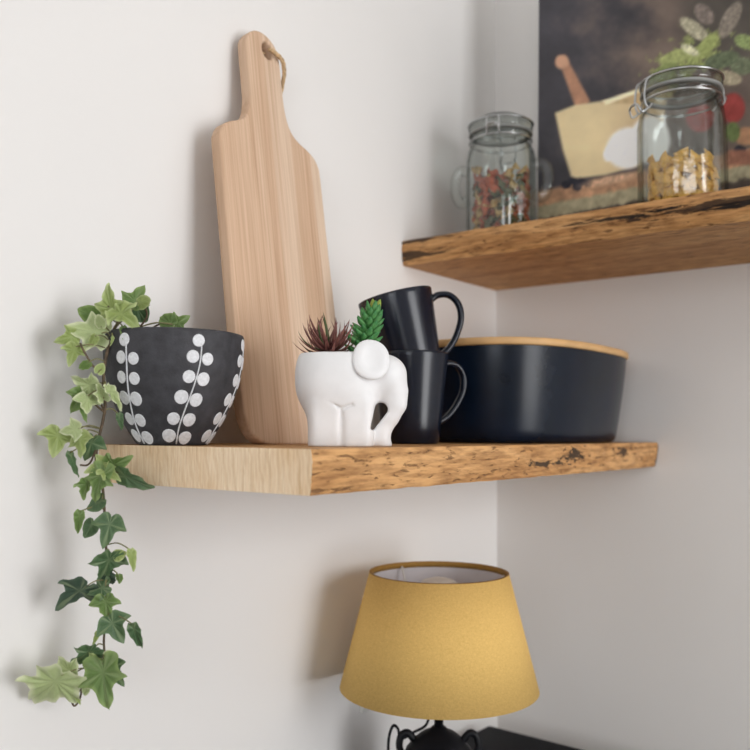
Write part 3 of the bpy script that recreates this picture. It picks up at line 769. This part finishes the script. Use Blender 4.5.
# ------------------------------------------------------------------ clip-top jars
def jar(label, loc, R, H, az, lugs=False):
    t = empty('storage_jar', loc, az); tag(t, label, 'jar', 'clip-top glass jars on the upper shelf')
    hb = H * 0.80
    facet = lambda a, z: 1 + 0.026 * math.cos(9 * a) * min(1, max(0, (hb * 0.95 - z) / 0.02)) if z < hb else 1
    po = [(0, 0.003), (R * 0.70, 0.003), (R * 0.86, 0.0), (R * 0.96, 0.004), (R, 0.014), (R, hb * 0.55), (R * 0.99, hb * 0.80), (R * 0.95, hb * 0.90), (R * 0.86, hb * 0.965), (R * 0.83, hb), (R * 0.90, hb + 0.003), (R * 0.90, hb + 0.008), (R * 0.80, hb + 0.009)]
    pi_ = [(R * 0.78, hb), (R * 0.82, hb * 0.955), (R * 0.91, hb * 0.89), (R * 0.945, hb * 0.80), (R * 0.955, 0.016), (R * 0.90, 0.008), (0, 0.007)]
    mesh('glass_body', *lathe(po + pi_, 96, facet), M['glass'], t)
    mesh('rubber_seal', *lathe([(R * 0.79, hb + 0.0092), (R * 0.93, hb + 0.0092), (R * 0.94, hb + 0.0108), (R * 0.93, hb + 0.0124), (R * 0.79, hb + 0.0124), (R * 0.79, hb + 0.0092)], 48), M['rubber'], t)
    z0 = hb + 0.0126
    ld_ = mesh('glass_lid', *lathe([(0, z0 + 0.002), (R * 0.74, z0 + 0.002), (R * 0.78, z0), (R * 0.92, z0), (R * 0.93, z0 + 0.004), (R * 0.93, z0 + 0.011), (R * 0.90, z0 + 0.015), (R * 0.80, z0 + 0.0175), (R * 0.55, H - 0.001), (0, H)], 72), M['lid_glass'], t)
    ring = lambda r, z, w_=0.0013: tube([(r * math.cos(2 * math.pi * i / 48), r * math.sin(2 * math.pi * i / 48), z) for i in range(48)], w_, 6, closed=True, up=(0, 0, 1))
    mesh('neck_wire', *ring(R * 0.90 + 0.0004, hb - 0.0005), M['wire'], t)
    mesh('lid_wire', *ring(R * 0.945, z0 + 0.012), M['wire'], t)
    # bail clasp on +x, hinge on -x
    rw = R * 0.93
    def wire(name, pts, w_=0.0013): mesh(name, *tube(spline([Vector(p) for p in pts], 5), w_, 6), M['wire'], t)
    for s in (-1, 1):
        wire('clasp_arm', [(rw - .001, s * .011, z0 + .012), (rw + .006, s * .011, z0 + .006), (rw + .009, s * .011, hb - .004), (rw + .004, s * .011, hb - .016), (rw - .002, s * .011, hb - .010)])
        wire('hinge_arm', [(-rw + .001, s * .009, z0 + .012), (-rw - .005, s * .009, z0 + .008), (-rw - .006, s * .009, hb + .002), (-rw - .001, s * .009, hb - .002)])
    wire('lever', [(rw + .004, -.011, hb - .016), (rw + .013, -.011, hb - .022), (rw + .018, -.008, hb - .012), (rw + .018, .008, hb - .012), (rw + .013, .011, hb - .022), (rw + .004, .011, hb - .016)], 0.0014)
    wire('hinge_loop', [(-rw - .006, -.009, hb + .002), (-rw - .011, -.006, hb + .010), (-rw - .011, .006, hb + .010), (-rw - .006, .009, hb + .002)])
    if lugs:
        for s in (-1, 1):
            pts = [Vector((s * 0.3 * R, s * 0, 0))]
            a = math.radians(90) * s
            u_ = Vector((math.cos(a), math.sin(a), 0))
            lp = [u_ * (R * 0.97) + Vector((0, 0, 0.112)), u_ * (R + .010) + Vector((0, 0, 0.115)), u_ * (R + .018) + Vector((0, 0, 0.102)), u_ * (R + .018) + Vector((0, 0, 0.080)), u_ * (R + .010) + Vector((0, 0, 0.066)), u_ * (R * 0.97) + Vector((0, 0, 0.070))]
            lp = spline(lp, 6)
            mesh('side_handle', *tube(lp, 0.0085, 12, flat=0.8), M['glass'], t)
    return t
ZS = 0.290
JL = Vector((0.106, -0.172, ZS)); JR = Vector((0.378, -0.195, ZS))
jar('clip-top glass jar of red and green pasta beside the picture edge', JL, 0.0505, 0.190, math.atan2(CAM[1] - JL.y, CAM[0] - JL.x) + math.radians(180 - 12), lugs=True)
jar('clip-top glass jar half filled with yellow pasta', JR, 0.0535, 0.178, camaz + math.radians(180 + 14))

def bow_mesh(L, W):
    V, F = [], []; nx, ny = 8, 5
    for i in range(nx + 1):
        u = i / nx * 2 - 1
        wd = W * (0.42 + 0.58 * abs(u) ** 0.8)
        for j in range(ny + 1):
            v = j / ny * 2 - 1
            V.append((u * L / 2, v * wd / 2, 0.0022 * math.cos(v * 4.2) * (1.3 - abs(u)) + 0.001 * math.sin(u * 5)))
    for i in range(nx):
        for j in range(ny):
            a = i * (ny + 1) + j; F.append((a, a + ny + 1, a + ny + 2, a + 1))
    n = len(V); V += [(x, y, z - 0.0012) for x, y, z in V]; F2 = [tuple(q + n for q in reversed(f)) for f in F]
    rim_ = [j for j in range(ny + 1)] + [i * (ny + 1) + ny for i in range(1, nx + 1)] + [nx * (ny + 1) + j for j in range(ny - 1, -1, -1)] + [i * (ny + 1) for i in range(nx - 1, 0, -1)]
    for k in range(len(rim_)):
        a, b = rim_[k], rim_[(k + 1) % len(rim_)]; F2.append((a, b, b + n, a + n))
    return V, F + F2
def twist_mesh(L, W):
    V, F = [], []; nx = 12
    for i in range(nx + 1):
        t = i / nx; a = t * 5.5
        for s in (-1, 1):
            for h in (-1, 1):
                V.append((L * (t - .5), math.cos(a) * s * W / 2 - math.sin(a) * h * .0007, math.sin(a) * s * W / 2 + math.cos(a) * h * .0007))
    for i in range(nx):
        for q in ((0, 1), (1, 3), (3, 2), (2, 0)): F.append((i * 4 + q[0], i * 4 + q[1], i * 4 + 4 + q[1], i * 4 + 4 + q[0]))
    F.append((0, 2, 3, 1)); k = nx * 4; F.append((k, k + 1, k + 3, k + 2)); return V, F
def fill(name, protos, cen, R, h0, h1, n, size, labels, cat, group):
    """settle n pieces in the jar by pushing overlapping spheres apart"""
    g = np.random.default_rng(11); r = size
    P = np.stack([g.uniform(-R, R, n), g.uniform(-R, R, n), g.uniform(h0, h1, n)], 1)
    for it in range(260):
        d = P[:, None] - P[None]; L = np.linalg.norm(d, axis=2) + np.eye(n)
        ov = np.clip(2 * r - L, 0, None); np.fill_diagonal(ov, 0)
        P += 0.25 * (d / L[..., None] * ov[..., None]).sum(1); P[:, 2] -= 0.0002
        q = np.hypot(P[:, 0], P[:, 1]); k = np.minimum(1, (R - r) / np.maximum(q, 1e-9)); P[:, 0] *= k; P[:, 1] *= k
        P[:, 2] = np.clip(P[:, 2], h0 + r * 0.8, h1)
    for i in range(n):
        pi2 = i % len(protos)
        o = bpy.data.objects.new(name[pi2], protos[pi2]); COL.objects.link(o); o.location = cen + Vector(P[i])
        th = math.atan2(P[i, 1], P[i, 0]); near = math.hypot(P[i, 0], P[i, 1]) > R - 1.6 * r
        if near: # lie flat against the glass
            o.rotation_euler = (Matrix.Rotation(th + math.pi / 2, 4, 'Z') @ Matrix.Rotation(math.pi / 2 + rnd.uniform(-.3, .3), 4, 'X') @ Matrix.Rotation(rnd.uniform(0, 6.28), 4, 'Z')).to_euler()
        else: o.rotation_euler = (rnd.uniform(0, 6), rnd.uniform(0, 6), rnd.uniform(0, 6))
        tag(o, labels[pi2], cat, group)
def rawmesh(name, vf, m):
    me = bpy.data.meshes.new(name); me.from_pydata([tuple(v) for v in vf[0]], [], vf[1]); me.materials.append(M[m]); me.polygons.foreach_set('use_smooth', [True] * len(me.polygons)); return me
bow = bow_mesh(0.026, 0.019); tw = twist_mesh(0.027, 0.012)
fill(['bow_tie_pasta'], [rawmesh('bow_tie_pasta', bow, 'pasta')], JR, 0.0475, 0.010, 0.088, 92, 0.0085,
     ['yellow bow-tie pasta piece inside the half-filled glass jar'], 'pasta', 'yellow pasta in the glass jar')
fill(['pasta_twist', 'pasta_twist', 'pasta_twist', 'bow_tie_pasta'], [rawmesh('pasta_twist', tw, 'pasta_red'), rawmesh('pasta_twist', tw, 'pasta_green'), rawmesh('pasta_twist', tw, 'pasta_cream'), rawmesh('bow_tie_pasta', bow, 'pasta_red')],
     JL, 0.0445, 0.010, 0.122, 158, 0.0086,
     ['red pasta twist inside the glass jar of mixed pasta', 'green pasta twist inside the glass jar of mixed pasta', 'cream pasta twist inside the glass jar of mixed pasta', 'red bow-tie pasta piece inside the glass jar of mixed pasta'], 'pasta', 'mixed pasta in the glass jar')

# ------------------------------------------------------------------ still-life picture
def smooth(e0, e1, x): t = np.clip((x - e0) / (e1 - e0), 0, 1); return t * t * (3 - 2 * t)
def nz2(x, y, s, k=0):
    return np.array([mnoise.fractal(Vector((a / s, b / s, k)), 0.8, 2.0, 4) for a, b in zip(x, y)])
def polymask(x, y, pts, soft):
    pts = np.array(pts, float); d = np.full(x.shape, 1e9); inside = np.zeros(x.shape, bool)
    for i in range(len(pts)):
        a, b = pts[i], pts[(i + 1) % len(pts)]; e = b - a; wx, wy = x - a[0], y - a[1]
        t = np.clip((wx * e[0] + wy * e[1]) / (e @ e), 0, 1); d = np.minimum(d, np.hypot(wx - e[0] * t, wy - e[1] * t))
        c1 = (a[1] > y) != (b[1] > y)
        inside ^= c1 & (x < (b[0] - a[0]) * (y - a[1]) / (b[1] - a[1] + 1e-12) + a[0])
    return smooth(-soft, soft, np.where(inside, d, -d))
def ell(x, y, cx, cy, rx, ry, rot=0, soft=0.15):
    c, s = math.cos(math.radians(rot)), math.sin(math.radians(rot)); X, Y = (x - cx) * c + (y - cy) * s, -(x - cx) * s + (y - cy) * c
    return 1 - smooth(1 - soft, 1 + soft, np.hypot(X / rx, Y / ry))
def still_life(x, y):
    """flat print: a mortar and pestle, garlic, leaves and tomatoes on a worn crate, in picture coordinates"""
    n1, n2, n3 = nz2(x, y, 40), nz2(x, y, 9, 5), nz2(x, y, 4, 9)
    c = np.empty((len(x), 3)); dark = np.array((64, 62, 68)); brown = np.array((98, 84, 76))
    k = smooth(560, 680, x + n1 * 50)[:, None]; c[:] = dark * (1 - k) + brown * k; c *= (1 + 0.14 * n1)[:, None]
    k = (smooth(668, 700, x) * (1 - smooth(40, 90, y)))[:, None]; c[:] = c * (1 - 0.5 * k) + np.array((50, 52, 48)) * 0.5 * k
    def put(mask, col, var=0.0, nz=n2):
        col = np.array(col, float)[None] * (1 + var * nz)[:, None]; c[:] = c * (1 - mask[:, None]) + col * mask[:, None]
    tab = 187 - (x - 560) * 0.20                         # far edge of the table top
    put(smooth(-3, 3, y - tab), (166, 124, 92), 0.22)
    put(smooth(-2, 2, y - (tab + 15 + n2 * 2)), (150, 142, 112), 0.16)
    put(smooth(-2, 2, y - (tab + 29 + n2 * 2)), (70, 60, 54), 0.2)
    put(polymask(x, y, [(557, 56), (565, 55), (590, 101), (583, 110), (576, 108)], 1.5), (166, 118, 90), 0.1)
    put(ell(x, y, 562, 62, 7, 7), (186, 138, 108), 0.08)
    put(polymask(x, y, [(555, 113), (575, 105), (610, 100), (655, 90), (668, 92), (660, 140), (640, 165), (606, 175), (572, 179), (563, 150)], 1.6), (212, 190, 142), 0.05, n1)
    put(0.45 * smooth(590, 650, x) * polymask(x, y, [(575, 105), (610, 100), (655, 90), (668, 92), (660, 140), (640, 165), (606, 175), (580, 177)], 2.5), (166, 134, 100), 0.05, n1)
    put(polymask(x, y, [(600, 103), (640, 88), (676, 82), (672, 98), (640, 104)], 1.5), (178, 150, 106), 0.08)
    put(polymask(x, y, [(602, 101), (638, 89), (640, 92), (606, 105)], 1.0), (226, 210, 170), 0.03)
    g_ = np.maximum(np.maximum(ell(x, y, 628, 148, 22, 20, -30), ell(x, y, 650, 140, 20, 24)), ell(x, y, 610, 152, 6, 10, 20))
    put(g_, (222, 222, 226), 0.08, n2)
    for bx_, by_, br in ((566, 185, 5), (573, 181, 5), (581, 182, 5.5), (588, 184, 4), (577, 187, 5), (740, 150, 6)): put(ell(x, y, bx_, by_, br, br * .8), (44, 44, 54), 0.2)
    put(ell(x, y, 610, 180, 26, 4, -12, .6), (190, 150, 118), 0.25, n3)
    lv = smooth(0.05, 0.35, n2 + 0.9 * ell(x, y, 690, 62, 40, 18, -28, .8) - 0.35); put(lv * ell(x, y, 690, 60, 52, 26, -28, .7), (126, 136, 76), 0.35, n3)
    for (a, b, rx, ry, ro, col) in ((694, 29, 17, 7, 38, (152, 146, 120)), (706, 47, 20, 7, -48, (134, 144, 80)), (704, 14, 12, 8, 50, (112, 100, 92)), (730, 20, 20, 8, 118, (118, 108, 96)), (676, 57, 18, 7, -20, (142, 150, 88)),
                                    (746, 42, 12, 7, 20, (126, 142, 84)), (664, 72, 16, 7, -30, (116, 128, 72)), (690, 50, 10, 4, 30, (190, 188, 150)), (742, 66, 12, 9, 0, (96, 104, 78)), (722, 60, 18, 8, -15, (86, 96, 70)), (728, 78, 14, 7, 10, (150, 138, 112))):
        put(ell(x, y, a, b, rx, ry, ro), col, 0.22, n3)
    put(ell(x, y, 733, 108, 12, 15), (146, 54, 50), 0.12); put(ell(x, y, 700, 118, 14, 14), (150, 46, 42), 0.12)
    put(ell(x, y, 746, 136, 12, 9), (164, 118, 84), 0.12); put(ell(x, y, 733, 132, 7, 10), (96, 112, 62), 0.2)
    put(smooth(-2, 2, y - 150) * smooth(725, 731, x) * (1 - smooth(163, 167, y)), (140, 90, 70), 0.2)
    for yy, xx in ((120, 775), (90, 800), (60, 790), (140, 810)): put(ell(x, y, xx, yy, 22, 18), (120, 84, 60), 0.2)
    lum = c.mean(1, keepdims=True); c = c * 0.80 + lum * 0.20
    return np.clip(c, 0, 255)
PXL, PYF = 0.1395, -0.122
pw, ph, lean = 0.62, 0.46, math.radians(1.6)
pic = empty('canvas_picture', (PXL, PYF, ZS)); tag(pic, 'still-life canvas print of mortar, pestle, garlic and leaves behind the jars', 'picture')
pic.rotation_euler = (-lean, 0, 0)
body = mesh('canvas_block', *box(0, pw, 0.0006, 0.034, 0.0, ph), M['canvas_side'], pic, smooth=False)
nx, ny = 250, 190
gx, gz = np.meshgrid(np.linspace(0, pw, nx + 1), np.linspace(0, ph, ny + 1))
GX, GZ = gx.ravel(), gz.ravel()
WP = np.stack([PXL + GX, PYF + GZ * math.sin(lean), ZS + GZ * math.cos(lean)], 1)
dd = WP - CAM; zz = dd @ FW
qx, qy = 375 + FPX * (dd @ CR) / zz, 375 - FPX * (dd @ CU) / zz
colr = still_life(qx, qy)
me = bpy.data.meshes.new('print')
fa = [(r * (nx + 1) + i, r * (nx + 1) + i + 1, (r + 1) * (nx + 1) + i + 1, (r + 1) * (nx + 1) + i) for r in range(ny) for i in range(nx)]
me.from_pydata([(a, 0, b) for a, b in zip(GX, GZ)], [], fa); me.update()
ca = me.attributes.new('ink', 'FLOAT_COLOR', 'POINT')
cl = np.clip(colr * 1.20, 0, 255) / 255.0; cl = np.where(cl <= 0.04045, cl / 12.92, ((cl + 0.055) / 1.055) ** 2.4)
ca.data.foreach_set('color', np.concatenate([cl, np.ones((len(cl), 1))], 1).ravel().astype(np.float32))
t = NT('canvas_print'); an = t.n('ShaderNodeAttribute', attribute_name='ink'); t.color(an.outputs['Color']); t.set(Roughness=0.7)
t.b.inputs['Specular IOR Level'].default_value = 0.25; t.bump(t.noise(t.coords(), 1500, 1), 0.15, 0.0003)
link('print', me, t.m, pic, smooth=False)

# ------------------------------------------------------------------ table and lamp
ZT = -0.440
tb = empty('side_table', (0.030, -0.080, ZF), math.radians(-2)); tag(tb, 'black lacquered table in the corner under the lamp', 'table')
top = bevel(mesh('table_top', *box(0.0, 0.62, -0.72, 0.0, ZT - 0.03 - ZF, ZT - ZF), M['black_lacquer'], tb, smooth=False), 0.003)
for lx in (0.02, 0.55):
    for ly in (-0.70, -0.07):
        bevel(mesh('leg', *box(lx, lx + 0.05, ly, ly + 0.05, 0.0, ZT - 0.03 - ZF), M['black_lacquer'], tb, smooth=False), 0.003)
mesh('apron', *box(0.03, 0.59, -0.69, -0.03, ZT - 0.09 - ZF, ZT - 0.03 - ZF), M['black_lacquer'], tb, smooth=False)

LX, LY = 0.128, -0.372
lamp = empty('table_lamp', (LX, LY, ZT)); tag(lamp, 'table lamp with mustard yellow tapered shade and black urn base', 'lamp')
zb, zt_ = -0.298 - ZT, -0.159 - ZT      # shade bottom and top above the table
rb, rt = 0.1205, 0.0850
mesh('base', *lathe([(0, 0), (0.046, 0), (0.048, 0.003), (0.045, 0.008), (0.030, 0.012), (0.026, 0.018), (0.034, 0.030), (0.042, 0.045), (0.044, 0.056), (0.040, 0.068), (0.031, 0.079), (0.021, 0.087), (0.012, 0.091), (0.008, 0.095), (0, 0.096)], 48), M['black_metal'], lamp)
for s in (-1, 1):
    p = [EU * (s * r) + Vector((0, 0, z)) for r, z in ((0.030, 0.079), (0.038, 0.087), (0.046, 0.083), (0.048, 0.070), (0.043, 0.060))]
    mesh('urn_handle', *tube(spline(p, 6), 0.0045, 8), M['black_metal'], lamp)
mesh('stem', *lathe([(0, 0.094), (0.0055, 0.094), (0.0055, zb + 0.045), (0.013, zb + 0.046), (0.013, zb + 0.085), (0, zb + 0.086)], 20), M['black_metal'], lamp)
sh = mesh('lamp_shade', *lathe([(rb, zb), (rb + .001, zb), (rt + .001, zt_), (rt, zt_)], 96), M['shade'], lamp)
mesh('shade_liner', *lathe([(rb - .0008, zb + .0005), (rt - .0008, zt_ - .0005), (rt - .0016, zt_ - .0005), (rb - .0016, zb + .0005), (rb - .0008, zb + .0005)], 96), M['shade_liner'], sh)
rr = lambda z: rb + (rt - rb) * (z - zb) / (zt_ - zb)
mesh('top_trim', *lathe([(rr(zt_) + .0012, zt_ + .0006), (rr(zt_) - .0020, zt_ + .0006), (rr(zt_ - .007) - .0022, zt_ - .007), (rr(zt_ - .007) - .0014, zt_ - .007), (rr(zt_) - .0002, zt_ - .0004), (rr(zt_) + .0012, zt_ + .0006)], 96), M['shade_trim'], sh)
mesh('shade_ring', *tube([(0.0145 * math.cos(a), 0.0145 * math.sin(a), zb + 0.055) for a in np.linspace(0, 2 * math.pi, 25)[:-1]], 0.0016, 6, closed=True, up=(0, 0, 1)), M['white_frame'], sh)
for k in range(3):
    a = math.radians(40 + 120 * k); u_ = Vector((math.cos(a), math.sin(a), 0))
    mesh('shade_strut', *tube(spline([u_ * 0.0145 + Vector((0, 0, zb + 0.055)), u_ * 0.05 + Vector((0, 0, zb + 0.075)), u_ * (rt - 0.004) + Vector((0, 0, zt_ - 0.004))], 6), 0.0014, 6), M['white_frame'], sh)
mesh('light_bulb', *lathe([(0, zb + .074), (0.013, zb + .074), (0.014, zb + .080), (0.022, zb + .090), (0.0285, zb + .102), (0.0300, zb + .112), (0.0275, zb + .122), (0.019, zb + .129), (0.009, zb + .132), (0, zb + .1325)], 32), M['bulb'], lamp)
cp = [Vector((-0.004, 0, 0.130))] + [EU * u__ + Vector((0, 0, z)) for u__, z in ((-0.010, 0.112), (-0.016, 0.096), (-0.030, 0.088), (-0.046, 0.080), (-0.050, 0.092), (-0.056, 0.095), (-0.061, 0.080), (-0.062, 0.05), (-0.064, 0.02), (-0.075, 0.004), (-0.10, 0.003))]
mesh('power_cord', *tube(spline(cp, 6), 0.0018, 6), M['black_metal'], lamp)
# small white cable clip on the left wall behind the shade
cc = at(362, 705, 1.0); k_ = (CAM[0]) / -(ray(362, 705)[0]); cpos = Vector(CAM + ray(362, 705) * k_)
clip = mesh('cable_clip', *box(0, 0.007, -0.006, 0.006, -0.008, 0.014), M['white_frame'], loc=(0.0, cpos.y, cpos.z)); bevel(clip, 0.002)
tag(clip, 'small white plastic cable clip on the wall behind the lamp shade', 'cable clip')
